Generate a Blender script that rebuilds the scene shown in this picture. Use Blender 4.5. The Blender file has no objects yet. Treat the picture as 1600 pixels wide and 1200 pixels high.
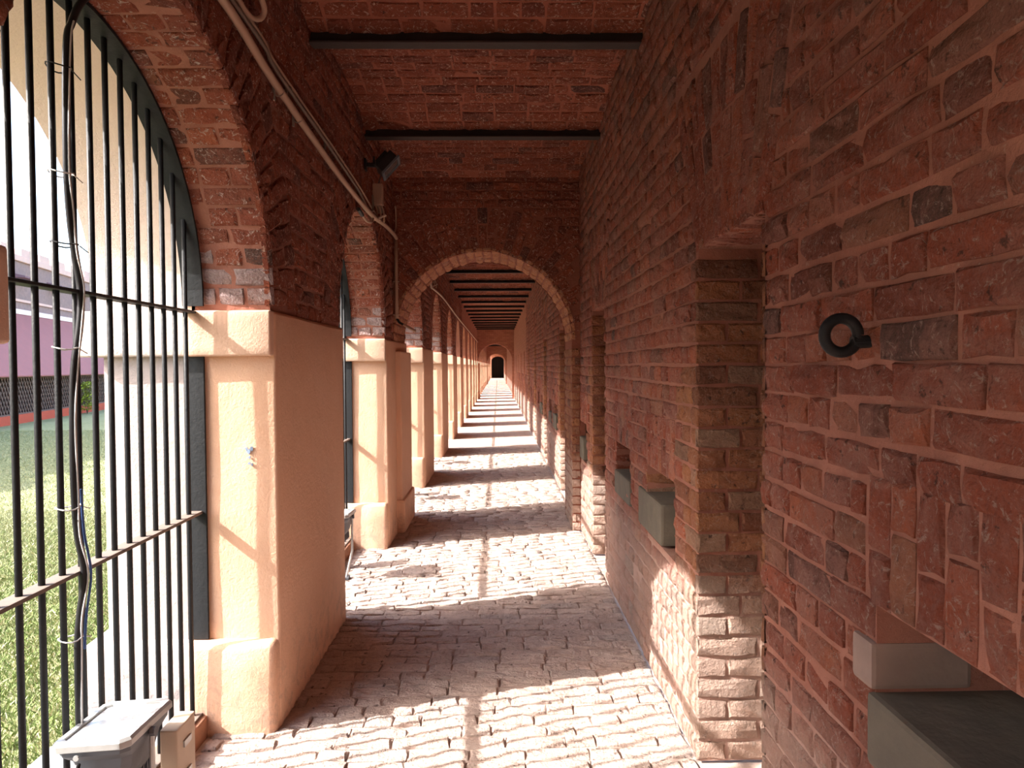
import bpy, bmesh, math, random
import numpy as np
from mathutils import Vector, Matrix, noise

random.seed(7)
rng = np.random.default_rng(7)
PI = math.pi
sc = bpy.context.scene
COL = sc.collection

# ------------------------------------------------------------------ camera, sky, sun, exposure
EYE = 1.5
cam_d = bpy.data.cameras.new('camera')
cam = bpy.data.objects.new('camera', cam_d)
COL.objects.link(cam)
cam.location = (0, 0, EYE)
cam.rotation_euler = (math.radians(90 - 1.445), math.radians(0.4), math.radians(-1.135))
cam_d.sensor_fit = 'HORIZONTAL'
cam_d.sensor_width = 36.0
cam_d.lens = 1110.0 / 1600.0 * 36.0
cam_d.clip_start = 0.02
cam_d.clip_end = 1000
sc.camera = cam

world = bpy.data.worlds.new('sky')
sc.world = world
world.use_nodes = True
wn = world.node_tree
wn.nodes.clear()
w_out = wn.nodes.new('ShaderNodeOutputWorld')
w_bg = wn.nodes.new('ShaderNodeBackground')
w_sky = wn.nodes.new('ShaderNodeTexSky')
w_sky.sky_type = 'NISHITA'
w_sky.sun_disc = False
w_sky.sun_elevation = math.radians(37.5)
w_sky.sun_rotation = math.radians(-107)
w_sky.air_density = 1.0
w_sky.dust_density = 3.5
w_sky.ozone_density = 1.0
w_bg.inputs['Strength'].default_value = 0.47
wn.links.new(w_sky.outputs[0], w_bg.inputs[0])
wn.links.new(w_bg.outputs[0], w_out.inputs[0])

SUN_D = Vector((1, .31, -.8)).normalized()
sun_d = bpy.data.lights.new('sun', 'SUN')
sun_d.energy = 7.2
sun_d.angle = math.radians(0.6)
sun_d.color = (1.0, .95, .895)
sun = bpy.data.objects.new('sun', sun_d)
sun.rotation_euler = SUN_D.to_track_quat('-Z', 'Y').to_euler()
sun.location = (-20, -6, 16)
COL.objects.link(sun)

sc.view_settings.view_transform = 'Standard'
sc.view_settings.look = 'None'
sc.view_settings.gamma = 1.0
sc.view_settings.use_curve_mapping = False
sc.view_settings.exposure = 1.22
sc.cycles.max_bounces = 12
sc.cycles.diffuse_bounces = 8

# ------------------------------------------------------------------ layout constants
XL, XR = -0.93, 0.74          # corridor faces of the arcade and of the cell wall
XG = -1.25                    # plane of the iron grilles
XO = -1.66                    # outer face of the arcade
PER = 2.95                    # bay length
PY0, PY1 = 2.96, 4.23         # first pillar
AR, AC, ZS = 0.84, 2.12, 1.728    # arcade arch radius, centre of first opening, top of the imposts
ZA = 1.755                    # height of the arch centres
ZB = 3.13                     # underside of the ceiling beams
YMIN, YMAX = -5.2, 86.5
CROSS = [6.4 + 9 * PER * k for k in range(3)]
CT = 0.72                     # thickness of the cross arches

# ------------------------------------------------------------------ materials
def mat(name, rough=.9, metal=0.0):
    m = bpy.data.materials.new(name); m.use_nodes = True
    nt = m.node_tree; b = nt.nodes['Principled BSDF']
    b.inputs['Roughness'].default_value = rough
    b.inputs['Metallic'].default_value = metal
    b.inputs['Specular IOR Level'].default_value = .25
    return m, nt, b
def N(nt, t, **kw):
    n = nt.nodes.new(t)
    for k, v in kw.items(): setattr(n, k, v)
    return n
def L(nt, a, b): nt.links.new(a, b)
def ramp(nt, fac, stops, interp='LINEAR'):
    r = N(nt, 'ShaderNodeValToRGB'); r.color_ramp.interpolation = interp
    el = r.color_ramp.elements
    while len(el) > 1: el.remove(el[-1])
    el[0].position = stops[0][0]; el[0].color = tuple(stops[0][1]) + (1,) if len(stops[0][1]) == 3 else stops[0][1]
    for p, c in stops[1:]:
        e = el.new(p); e.color = tuple(c) + (1,)
    L(nt, fac, r.inputs[0]); return r.outputs[0]
def mixc(nt, fac, a, b, mode='MIX'):
    m = N(nt, 'ShaderNodeMix', data_type='RGBA', blend_type=mode)
    if isinstance(fac, (int, float)): m.inputs[0].default_value = fac
    else: L(nt, fac, m.inputs[0])
    for s, v in ((m.inputs[6], a), (m.inputs[7], b)):
        if isinstance(v, tuple): s.default_value = v + (1,)
        else: L(nt, v, s)
    return m.outputs[2]
def mth(nt, op, a, b=0.0, clamp=False):
    m = N(nt, 'ShaderNodeMath', operation=op); m.use_clamp = clamp
    for s, v in ((m.inputs[0], a), (m.inputs[1], b)):
        if isinstance(v, (int, float)): s.default_value = v
        else: L(nt, v, s)
    return m.outputs[0]
def pos(nt): return N(nt, 'ShaderNodeNewGeometry').outputs['Position']
def noise_tex(nt, scale, detail=4, rough=.6, vec=None, dist=0.0):
    n = N(nt, 'ShaderNodeTexNoise'); n.inputs['Scale'].default_value = scale
    n.inputs['Detail'].default_value = detail; n.inputs['Roughness'].default_value = rough
    n.inputs['Distortion'].default_value = dist
    L(nt, vec if vec is not None else pos(nt), n.inputs['Vector']); return n.outputs[0]
def bump(nt, b, h, dist, strength=1.0):
    n = N(nt, 'ShaderNodeBump'); n.inputs['Distance'].default_value = dist
    n.inputs['Strength'].default_value = strength
    L(nt, h, n.inputs['Height']); L(nt, n.outputs[0], b.inputs['Normal'])
def step(nt, v, lo, hi):
    m = N(nt, 'ShaderNodeMapRange'); m.inputs[1].default_value = lo; m.inputs[2].default_value = hi
    L(nt, v, m.inputs[0]); return m.outputs[0]
def piece_random(nt):
    o = N(nt, 'ShaderNodeObjectInfo').outputs['Random']
    i = N(nt, 'ShaderNodeNewGeometry').outputs['Random Per Island']
    return mth(nt, 'FRACT', mth(nt, 'ADD', o, i))

def brick_mat(name, stops, wash, wash_amt, flecks=.5, fleck_col=(.50, .40, .35), low=0.0):
    """fired brick: colour per brick, soot, lime wash, pale flecks; low = salt and dust on the lowest courses"""
    m, nt, b = mat(name, .92)
    r = piece_random(nt)
    c = ramp(nt, r, stops, 'LINEAR')
    n1 = noise_tex(nt, 11, 6, .75)
    c = mixc(nt, mth(nt, 'MULTIPLY', step(nt, n1, .42, .68), .6), c, mixc(nt, .6, c, (.07, .03, .025)))
    n0 = noise_tex(nt, 90, 4, .7)
    c = mixc(nt, mth(nt, 'MULTIPLY', step(nt, n0, .45, .62), .45), c, mixc(nt, .5, c, wash))
    n2 = noise_tex(nt, 4.5, 7, .75, dist=.8)
    c = mixc(nt, mth(nt, 'MULTIPLY', step(nt, n2, .44, .60), wash_amt), c, wash)
    n3 = noise_tex(nt, 30, 6, .8, dist=1.8)
    c = mixc(nt, mth(nt, 'MULTIPLY', step(nt, n3, .555, .615), flecks), c, fleck_col)
    n4 = noise_tex(nt, 26, 4, .7)
    c = mixc(nt, mth(nt, 'MULTIPLY', step(nt, n4, .61, .68), .75), c, (.045, .022, .018))
    if low:
        sp = N(nt, 'ShaderNodeSeparateXYZ'); L(nt, pos(nt), sp.inputs[0])
        z = mth(nt, 'ADD', sp.outputs[2], mth(nt, 'MULTIPLY', n2, .5))
        k = N(nt, 'ShaderNodeMapRange'); k.inputs[1].default_value = .98; k.inputs[2].default_value = .78
        L(nt, z, k.inputs[0])
        c = mixc(nt, mth(nt, 'MULTIPLY', k.outputs[0], low), c, mixc(nt, .35, (.52, .41, .35), c))
    L(nt, c, b.inputs['Base Color'])
    h = mth(nt, 'ADD', noise_tex(nt, 60, 7, .75), mth(nt, 'MULTIPLY', noise_tex(nt, 15, 4, .65), 1.6))
    bump(nt, b, h, .015)
    return m
RED = [(0, (.15, .055, .040)), (.18, (.25, .078, .048)), (.4, (.31, .100, .058)), (.6, (.22, .070, .045)),
       (.78, (.35, .125, .070)), (.87, (.28, .140, .090)), (.93, (.12, .060, .050)), (.965, (.09, .066, .06)), (1, (.26, .09, .055))]
ORANGE = [(0, (.26, .095, .045)), (.25, (.38, .155, .07)), (.5, (.21, .075, .04)), (.72, (.42, .18, .08)), (.86, (.16, .065, .04)), (.94, (.30, .19, .13)), (1, (.34, .12, .06))]
CEILR = [(0, (.17, .042, .026)), (.3, (.26, .064, .034)), (.6, (.32, .085, .042)), (.85, (.21, .052, .03)), (.93, (.10, .04, .034)), (1, (.27, .07, .036))]
FLR = [(0, (.52, .395, .34)), (.3, (.60, .47, .41)), (.6, (.56, .425, .37)), (.85, (.64, .51, .45)), (.95, (.46, .38, .35)), (1, (.57, .43, .37))]
RED = [(p, (c[0] * 1.18, c[1] * .98, c[2] * .90)) for p, c in RED]
M = {}
M['brick'] = brick_mat('red_brick', RED, (.34, .165, .130), .65, .62, (.46, .33, .28), low=.78)
M['brick_smooth'] = brick_mat('cut_orange_brick', ORANGE, (.34, .17, .115), .25, .35, (.46, .36, .30), low=.95)
M['brick_ceiling'] = brick_mat('ceiling_brick', CEILR, (.30, .095, .06), .35, 1.0, (.56, .37, .28))
M['brick_arch'] = brick_mat('arch_brick', RED, (.36, .13, .09), .5, 1.0, (.56, .44, .39))
M['brick_soffit_lit'] = brick_mat('lit_orange_soffit_brick', [(0, (.38, .14, .07)), (.5, (.50, .21, .10)), (.9, (.42, .16, .08)), (1, (.28, .12, .08))], (.50, .25, .15), .4, .7, (.5, .42, .36))  # orange brick made lighter; the soffit's brighter lighting is in the colour
M['brick_washed'] = brick_mat('whitewashed_brick', [(0, (.30, .20, .19)), (.5, (.36, .24, .22)), (1, (.30, .15, .12))], (.46, .36, .36), .8, .8, (.55, .48, .46))
M['brick_floor'] = brick_mat('floor_brick', FLR, (.64, .53, .48), .5, .25, (.72, .64, .6))

def mortar_mat(name, c1, c2, far=None, low=0.0):
    """mortar; beyond the modelled bricks a brick pattern takes over (far = axes)"""
    m, nt, b = mat(name, .95)
    n = noise_tex(nt, 5, 6, .7)
    c = mixc(nt, step(nt, n, .3, .7), c1, c2)
    n5 = noise_tex(nt, 40, 4, .7)
    c = mixc(nt, mth(nt, 'MULTIPLY', step(nt, n5, .62, .72), .4), c, (.5, .38, .32))
    h = mth(nt, 'ADD', noise_tex(nt, 40, 6, .7), noise_tex(nt, 9, 3, .6))
    if far:
        ax, lim, cols, bw, bh = far
        sp = N(nt, 'ShaderNodeSeparateXYZ'); L(nt, pos(nt), sp.inputs[0])
        cb = N(nt, 'ShaderNodeCombineXYZ')
        L(nt, sp.outputs[ax[0]], cb.inputs[0]); L(nt, sp.outputs[ax[1]], cb.inputs[1])
        bt = N(nt, 'ShaderNodeTexBrick'); L(nt, cb.outputs[0], bt.inputs['Vector'])
        bt.inputs['Scale'].default_value = 1; bt.inputs['Brick Width'].default_value = bw
        bt.inputs['Row Height'].default_value = bh; bt.inputs['Mortar Size'].default_value = .007
        bt.inputs['Mortar Smooth'].default_value = .3
        bt.inputs['Color1'].default_value = cols[0] + (1,); bt.inputs['Color2'].default_value = cols[1] + (1,)
        L(nt, c, bt.inputs['Mortar'])
        y = sp.outputs[1]
        k = mth(nt, 'MAXIMUM', mth(nt, 'GREATER_THAN', y, lim[1]), mth(nt, 'LESS_THAN', y, lim[0]))
        c = mixc(nt, k, c, bt.outputs['Color'])
        h = mth(nt, 'SUBTRACT', h, mth(nt, 'MULTIPLY', mth(nt, 'MULTIPLY', bt.outputs['Fac'], k), 1.2))
    if low:
        sp2 = N(nt, 'ShaderNodeSeparateXYZ'); L(nt, pos(nt), sp2.inputs[0])
        kk = N(nt, 'ShaderNodeMapRange'); kk.inputs[1].default_value = .98; kk.inputs[2].default_value = .78
        L(nt, mth(nt, 'ADD', sp2.outputs[2], mth(nt, 'MULTIPLY', n, .5)), kk.inputs[0])
        c = mixc(nt, mth(nt, 'MULTIPLY', kk.outputs[0], low), c, (.46, .34, .29))
    L(nt, c, b.inputs['Base Color'])
    bump(nt, b, h, .006)
    return m
FARB = ((.42, .18, .115), (.32, .125, .08))  # far brick colours lightened to carry the brightness and haze of the distance
BY0, BY1 = -1.2, 18.6           # stretch of the corridor whose bricks are modelled one by one
M['mortar_wall'] = mortar_mat('wall_mortar', (.36, .16, .115), (.26, .105, .075), ((1, 2), (BY0, BY1), FARB, .19, .079), .7)
M['mortar_ceiling'] = mortar_mat('ceiling_mortar', (.34, .115, .07), (.27, .085, .052), ((0, 1), (BY0, BY1), FARB, .235, .11))
M['mortar_floor'] = mortar_mat('floor_mortar', (.46, .35, .30), (.52, .40, .35), ((0, 1), (.6, 13.0), ((.62, .49, .43), (.54, .41, .36)), .235, .088))
M['mortar_cross'] = mortar_mat('cross_mortar', (.27, .095, .06), (.21, .07, .045))
M['mortar_cross_far'] = mortar_mat('cross_mortar_far', (.32, .13, .09), (.24, .08, .05), ((0, 2), (-10, 10), FARB, .19, .079))

def plaster_mat(name, inner, outer, stains=True):
    m, nt, b = mat(name, .85)
    sp = N(nt, 'ShaderNodeSeparateXYZ'); L(nt, pos(nt), sp.inputs[0])
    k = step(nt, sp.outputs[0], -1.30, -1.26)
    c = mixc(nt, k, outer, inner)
    n1 = noise_tex(nt, 2.0, 6, .7, dist=.8)
    c = mixc(nt, mth(nt, 'MULTIPLY', step(nt, n1, .45, .7), .35), c, mixc(nt, .5, c, (.78, .62, .50)))
    n2 = noise_tex(nt, 7, 6, .75, dist=1.0)
    c = mixc(nt, mth(nt, 'MULTIPLY', step(nt, n2, .60, .72), .22), c, (.40, .24, .16))
    if stains:
        low = N(nt, 'ShaderNodeMapRange'); low.inputs[1].default_value = .46; low.inputs[2].default_value = .12
        L(nt, sp.outputs[2], low.inputs[0])
        n3 = noise_tex(nt, 11, 7, .8, dist=.5)
        f = mth(nt, 'MULTIPLY', mth(nt, 'MULTIPLY', step(nt, n3, .48, .60), low.outputs[0]), mth(nt, 'SUBTRACT', .8, mth(nt, 'MULTIPLY', k, .5)), True)
        c = mixc(nt, f, c, (.13, .125, .13))
    L(nt, c, b.inputs['Base Color'])
    h = mth(nt, 'ADD', noise_tex(nt, 70, 5, .7), mth(nt, 'MULTIPLY', noise_tex(nt, 7, 3, .5), 1.5))
    bump(nt, b, h, .0035)
    return m
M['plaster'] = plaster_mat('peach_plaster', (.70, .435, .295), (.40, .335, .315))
M['plaster_band'] = plaster_mat('band_plaster', (.68, .45, .33), (.52, .43, .385), False)
M['cream'] = plaster_mat('cream_plaster', (.74, .58, .50), (.74, .58, .50), False)

def plain(name, col, rough=.6, metal=0.0, var=.15, bmp=.001, sc_=25):
    m, nt, b = mat(name, rough, metal)
    n = noise_tex(nt, sc_, 4, .6)
    L(nt, mixc(nt, mth(nt, 'MULTIPLY', n, var * 2), tuple(col), tuple(min(1, x * .45 + .03) for x in col)), b.inputs['Base Color'])
    if bmp: bump(nt, b, n, bmp)
    return m
M['iron'] = plain('black_painted_iron', (.010, .011, .013), .55, 0, .2, .0015, 60)
M['iron'].node_tree.nodes['Principled BSDF'].inputs['Specular IOR Level'].default_value = .22
M['iron_dusty'] = plain('dusty_iron', (.20, .155, .13), .8, 0, .4, .001, 30)
M['beam'] = plain('beam_steel', (.015, .009, .007), .6, 0, .3, .002, 20)
M['beam_flange'] = plain('beam_flange_steel', (.035, .020, .016), .7, 0, .3, .002, 20)
M['pvc'] = plain('beige_conduit', (.42, .27, .19), .55, 0, .15, .0, 20)
M['pvc_grey'] = plain('grey_conduit', (.26, .20, .16), .6, 0, .15, .0, 20)
M['black_rubber'] = plain('black_cable', (.02, .02, .022), .35, 0, .1, 0, 20)
M['white_wire'] = plain('white_wire', (.62, .60, .58), .5, 0, .1, 0, 20)
M['blue_wire'] = plain('blue_wire', (.08, .16, .42), .5, 0, .1, 0, 20)
M['alu'] = plain('worn_aluminium', (.55, .55, .54), .42, .5, .25, .001, 30)
M['lamp_dark'] = plain('grey_lamp_body', (.14, .15, .17), .5, .3, .3, .001, 30)
M['lamp_black'] = plain('black_lamp_body', (.015, .014, .014), .5, 0, .2, .001, 40)
M['beige_box'] = plain('beige_box', (.62, .50, .38), .6, 0, .15, .0, 20)
M['stone'] = plain('grey_stone', (.17, .145, .11), .95, 0, .6, .006, 12)
M['pale_stone'] = plain('pale_stone', (.34, .24, .20), .95, 0, .4, .004, 14)
M['door_dark'] = plain('dark_iron_door', (.012, .011, .011), .6, 0, .2, .001, 20)
M['kerb'] = plain('kerb_plaster', (.45, .22, .13), .95, 0, .6, .006, 14)
M['grey_ledge'] = plain('grey_cement', (.34, .35, .36), .9, 0, .4, .004, 14)
M['roof'] = plain('roof_screed', (.30, .22, .18), .95, 0, .2, 0, 2)
M['blue_paint'] = plain('blue_paint', (.25, .33, .46), .8, 0, .2, 0, 20)
M['pink_roof'] = plain('pink_sheet', (.33, .115, .105), .7, 0, .25, .002, 2)
M['pink_edge'] = plain('pale_edge', (.80, .68, .66), .8, 0, .1, 0, 4)
M['far_plaster'] = plain('mauve_roughcast', (.33, .235, .225), .95, 0, .5, .02, 7)
M['far_pink'] = plain('pink_cement', (.66, .47, .42), .9, 0, .2, 0, 4)
M['far_purple'] = plain('purple_hood', (.20, .12, .15), .9, 0, .2, 0, 4)
M['red_kerb'] = plain('red_kerb', (.50, .10, .055), .9, 0, .2, 0, 5)
M['lattice'] = plain('brown_lattice', (.16, .11, .09), .8, 0, .2, 0, 5)
M['shade_inside'] = plain('shed_shade', (.09, .05, .05), .9, 0, .2, 0, 5)  # dark colour stands for the shade behind the lattice
M['leaf'] = plain('yellow_green_leaf', (.30, .38, .03), .6, 0, .3, 0, 5)
m, nt, b = mat('lamp_glass', .12)
b.inputs['Base Color'].default_value = (.62, .66, .66, 1)
b.inputs['Specular IOR Level'].default_value = .6
n_ = noise_tex(nt, 38, 4, .7)
L(nt, mixc(nt, step(nt, n_, .42, .62), (.62, .63, .61), (.42, .48, .52)), b.inputs['Base Color'])
L(nt, mth(nt, 'MULTIPLY', n_, .5), b.inputs['Roughness'])
M['glass'] = m
m, nt, b = mat('dark_lamp_glass', .15)
b.inputs['Base Color'].default_value = (.10, .085, .08, 1)
M['glass_dark'] = m
m, nt, b = mat('lawn_soil', 1)
n1 = noise_tex(nt, .6, 6, .7); n2 = noise_tex(nt, 14, 5, .8)
c = mixc(nt, step(nt, n1, .35, .65), (.20, .235, .085), (.28, .29, .14))
c = mixc(nt, step(nt, n2, .4, .7), c, (.38, .36, .21))
L(nt, c, b.inputs['Base Color']); bump(nt, b, n2, .03)
M['lawn'] = m
m, nt, b = mat('grass_blade', .7)
r_ = N(nt, 'ShaderNodeNewGeometry').outputs['Random Per Island']
L(nt, ramp(nt, r_, [(0, (.11, .165, .045)), (.4, (.165, .225, .07)), (.75, (.24, .28, .11)), (.9, (.42, .39, .22)), (1, (.5, .46, .3))]), b.inputs['Base Color'])
M['grass'] = m
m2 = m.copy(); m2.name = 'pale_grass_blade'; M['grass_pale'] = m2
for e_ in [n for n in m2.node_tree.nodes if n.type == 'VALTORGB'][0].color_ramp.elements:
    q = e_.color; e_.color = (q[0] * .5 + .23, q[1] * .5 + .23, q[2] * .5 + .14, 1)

# ------------------------------------------------------------------ object helpers
def props(o, label=None, cat=None, group=None, kind=None):
    if label: o['label'] = label
    if cat: o['category'] = cat
    if group: o['group'] = group
    if kind: o['kind'] = kind
    return o
def link(name, me, parent=None):
    o = bpy.data.objects.new(name, me); COL.objects.link(o)
    if parent is not None: o.parent = parent
    return o
def empty(name, loc=(0, 0, 0), rotz=0, **kw):
    o = bpy.data.objects.new(name, None); o.empty_display_size = .1
    o.location = loc; o.rotation_euler = (0, 0, rotz)
    COL.objects.link(o); return props(o, **kw)
class MB:
    """collects verts / faces / material index for one mesh"""
    def __init__(s): s.v = []; s.f = []; s.mi = []
    def add(s, vs, fs, mi=0):
        k = len(s.v); s.v += [tuple(v) for v in vs]
        s.f += [tuple(i + k for i in f) for f in fs]; s.mi += [mi] * len(fs); return s
    def quad(s, a, b, c, d, mi=0): return s.add([a, b, c, d], [(0, 1, 2, 3)], mi)
    def box(s, x0, x1, y0, y1, z0, z1, mi=0, cham=0.0, M4=None):
        if cham > 0:
            bm = bmesh.new(); bmesh.ops.create_cube(bm, size=1)
            for v in bm.verts: v.co = Vector((x0 + (v.co.x + .5) * (x1 - x0), y0 + (v.co.y + .5) * (y1 - y0), z0 + (v.co.z + .5) * (z1 - z0)))
            bmesh.ops.bevel(bm, geom=bm.edges[:], offset=cham, segments=2, affect='EDGES', profile=.6)
            bm.verts.index_update()
            vs = [v.co.copy() for v in bm.verts]; fs = [tuple(v.index for v in f.verts) for f in bm.faces]; bm.free()
        else:
            vs = [Vector(p) for p in ((x0, y0, z0), (x1, y0, z0), (x1, y1, z0), (x0, y1, z0), (x0, y0, z1), (x1, y0, z1), (x1, y1, z1), (x0, y1, z1))]
            fs = [(0, 3, 2, 1), (4, 5, 6, 7), (0, 1, 5, 4), (1, 2, 6, 5), (2, 3, 7, 6), (3, 0, 4, 7)]
        if M4 is not None: vs = [M4 @ v for v in vs]
        return s.add(vs, fs, mi)
    def tube(s, pts, r, n=8, mi=0, caps=True):
        pts = [Vector(p) for p in pts]; vs = []; fs = []
        t0 = (pts[1] - pts[0]).normalized()
        up = Vector((0, 0, 1)) if abs(t0.z) < .9 else Vector((1, 0, 0))
        u = t0.cross(up).normalized()
        for i, p in enumerate(pts):
            a = pts[max(i - 1, 0)]; c = pts[min(i + 1, len(pts) - 1)]
            t = (c - a).normalized(); u = (u - t * u.dot(t)).normalized(); w = t.cross(u)
            for k in range(n):
                an = 2 * PI * k / n; vs.append(p + (u * math.cos(an) + w * math.sin(an)) * r)
        for i in range(len(pts) - 1):
            for k in range(n):
                fs.append((i * n + k, i * n + (k + 1) % n, (i + 1) * n + (k + 1) % n, (i + 1) * n + k))
        if caps: fs.append(tuple(range(n - 1, -1, -1))); fs.append(tuple(range(len(vs) - n, len(vs))))
        return s.add(vs, fs, mi)
    def mesh(s, name, mats, smooth=False):
        me = bpy.data.meshes.new(name); me.from_pydata(s.v, [], s.f)
        for m in mats: me.materials.append(M[m])
        if len(mats) > 1: me.polygons.foreach_set('material_index', s.mi)
        if smooth: me.polygons.foreach_set('use_smooth', [True] * len(s.f))
        me.update(); return me
    def build(s, name, mats, parent=None, smooth=False, **kw):
        if isinstance(mats, str): mats = [mats]
        return props(link(name, s.mesh(name, mats, smooth), parent), **kw)
def smooth_path(pts, n=6):
    pts = [Vector(p) for p in pts]; out = []
    for i in range(len(pts) - 1):
        p0 = pts[max(i - 1, 0)]; p1 = pts[i]; p2 = pts[i + 1]; p3 = pts[min(i + 2, len(pts) - 1)]
        for k in range(n):
            t = k / n
            out.append(.5 * ((2 * p1) + (p2 - p0) * t + (2 * p0 - 5 * p1 + 4 * p2 - p3) * t * t + (3 * p1 - p0 - 3 * p2 + p3) * t ** 3))
    out.append(pts[-1]); return out

# ------------------------------------------------------------------ brick pieces
CLS = {'S': (.226, .067), 'H': (.107, .067), 'F': (.226, .106)}
def brick_template(cls, seed, rough):
    """front face bulged and worn; local x length, y outwards, z height; unit in x and z"""
    Lm, Hm = CLS[cls]; r = random.Random(seed)
    nx, nz = (3, 2) if cls != 'H' else (2, 2)
    ch = .0065
    def grid(ix, iz, ins, y):
        x = (ix / nx - .5) * (Lm - 2 * ins); z = (iz / nz - .5) * (Hm - 2 * ins)
        return [x, y, z]
    V = []; F = []
    idx = {}
    for ix in range(nx + 1):
        for iz in range(nz + 1):
            p = grid(ix, iz, ch, 0)
            edge = ix in (0, nx) or iz in (0, nz)
            corner = ix in (0, nx) and iz in (0, nz)
            p[1] = r.uniform(-.0035, .003) * rough - (.001 if edge else 0) - (.0025 if corner else 0)
            p[0] += r.uniform(-.0035, .0035) * rough; p[2] += r.uniform(-.003, .003) * rough
            idx[ix, iz] = len(V); V.append(p)
    for ix in range(nx):
        for iz in range(nz): F.append((idx[ix, iz], idx[ix + 1, iz], idx[ix + 1, iz + 1], idx[ix, iz + 1]))
    per = [(ix, 0) for ix in range(nx + 1)] + [(nx, iz) for iz in range(1, nz + 1)] + [(ix, nz) for ix in range(nx - 1, -1, -1)] + [(0, iz) for iz in range(nz - 1, 0, -1)]
    ring1 = []
    for ix, iz in per:
        p = grid(ix, iz, 0, 0); p[1] = -.008 + r.uniform(-.001, .001)
        p[0] += r.uniform(-.002, .002) * rough; p[2] += r.uniform(-.002, .002) * rough
        ring1.append(len(V)); V.append(p)
    ring2 = []
    for ix, iz in per:
        p = grid(ix, iz, 0, -.03); ring2.append(len(V)); V.append(p)
    n = len(per)
    for k in range(n):
        a, b_ = idx[per[k]], idx[per[(k + 1) % n]]
        F.append((a, ring1[k], ring1[(k + 1) % n], b_))
        F.append((ring1[k], ring2[k], ring2[(k + 1) % n], ring1[(k + 1) % n]))
    A = np.array(V); A[:, 0] /= Lm; A[:, 2] /= Hm
    return A, F
NV = 9
TPL = {}
for _c in CLS:
    for _i in range(NV):
        TPL[_c, _i] = brick_template(_c, ord(_c) * 31 + _i, 1.7)
_lib = {}
def lib_mesh(c, i, m):
    k = (c, i, m)
    if k not in _lib:
        A, F = TPL[c, i]; me = bpy.data.meshes.new('brick')
        me.from_pydata(A.tolist(), [], F); me.materials.append(M[m]); me.update(); _lib[k] = me
    return _lib[k]
CAM_INV = None
def cam_area(P, Nn, A):
    """rough size on the picture of a small face (0 when not in view)"""
    global CAM_INV
    if CAM_INV is None:
        bpy.context.view_layer.update(); CAM_INV = cam.matrix_world.inverted()
    q = CAM_INV @ P
    if q.z > -.2: return 0
    x = -q.x / q.z * 1110; y = -q.y / q.z * 1110
    if abs(x) > 830 or abs(y) > 630: return 0
    d = Vector((0, 0, EYE)) - P; l = d.length
    c = d.dot(Nn) / l
    return max(0, c) * A / (l * l)
class Bricks:
    def __init__(s): s.b = []
    def put(s, P, U, V, Nn, Lx, Hx, m='brick', jit=1.0, occl=1.0):
        P = Vector(P); U = Vector(U).normalized(); V = Vector(V).normalized(); Nn = Vector(Nn).normalized()
        if U.cross(Nn).dot(V) < 0: U = -U
        c = 'F' if Hx > .088 else ('S' if Lx > .15 else 'H')
        a = random.gauss(0, .010) * jit
        U2 = (U + V * a).normalized(); V2 = (V - U * a).normalized()
        P = P + Nn * random.gauss(0, .0022) * jit
        s.b.append((cam_area(P, Nn, Lx * Hx) * occl, P, U2, Nn, V2, Lx, Hx, c, random.randrange(NV), m))
    def build(s, parent, limit=300, name='brick', rest='brickwork'):
        s.b.sort(key=lambda t: -t[0])
        n = 0
        for t in s.b[:limit]:
            if t[0] <= 0: break
            _, P, U, Nn, V, Lx, Hx, c, i, m = t
            o = bpy.data.objects.new(name, lib_mesh(c, i, m))
            o.matrix_world = Matrix(((U.x * Lx, Nn.x, V.x * Hx, P.x), (U.y * Lx, Nn.y, V.y * Hx, P.y), (U.z * Lx, Nn.z, V.z * Hx, P.z), (0, 0, 0, 1)))
            COL.objects.link(o); o.parent = parent
            n += 1
        rem = s.b[n:]
        if not rem: return
        mats = sorted({t[9] for t in rem}); VV = []; FL = []; FI = []; k = 0
        for t in rem:
            _, P, U, Nn, V, Lx, Hx, c, i, m = t
            A, F = TPL[c, i]
            W = A[:, :1] * (np.array(U) * Lx) + A[:, 1:2] * np.array(Nn) + A[:, 2:] * (np.array(V) * Hx) + np.array(P)
            VV.append(W); FL.append(np.array(F) + k); FI += [mats.index(m)] * len(F); k += len(A)
        me = fast_mesh(rest, np.concatenate(VV), np.concatenate(FL), [M[x] for x in mats], FI)
        props(link(rest, me, parent), kind='stuff')
def fast_mesh(name, V, F, mats, mi=None):
    me = bpy.data.meshes.new(name); nf, k = F.shape
    me.vertices.add(len(V)); me.vertices.foreach_set('co', V.astype(np.float32).ravel())
    me.loops.add(nf * k); me.loops.foreach_set('vertex_index', F.astype(np.int32).ravel())
    me.polygons.add(nf); me.polygons.foreach_set('loop_start', np.arange(0, nf * k, k, dtype=np.int32))
    me.polygons.foreach_set('loop_total', np.full(nf, k, dtype=np.int32))
    for m in mats: me.materials.append(m)
    if mi is not None: me.polygons.foreach_set('material_index', np.array(mi, dtype=np.int32))
    me.update(calc_edges=True); me.validate(); return me

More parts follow.
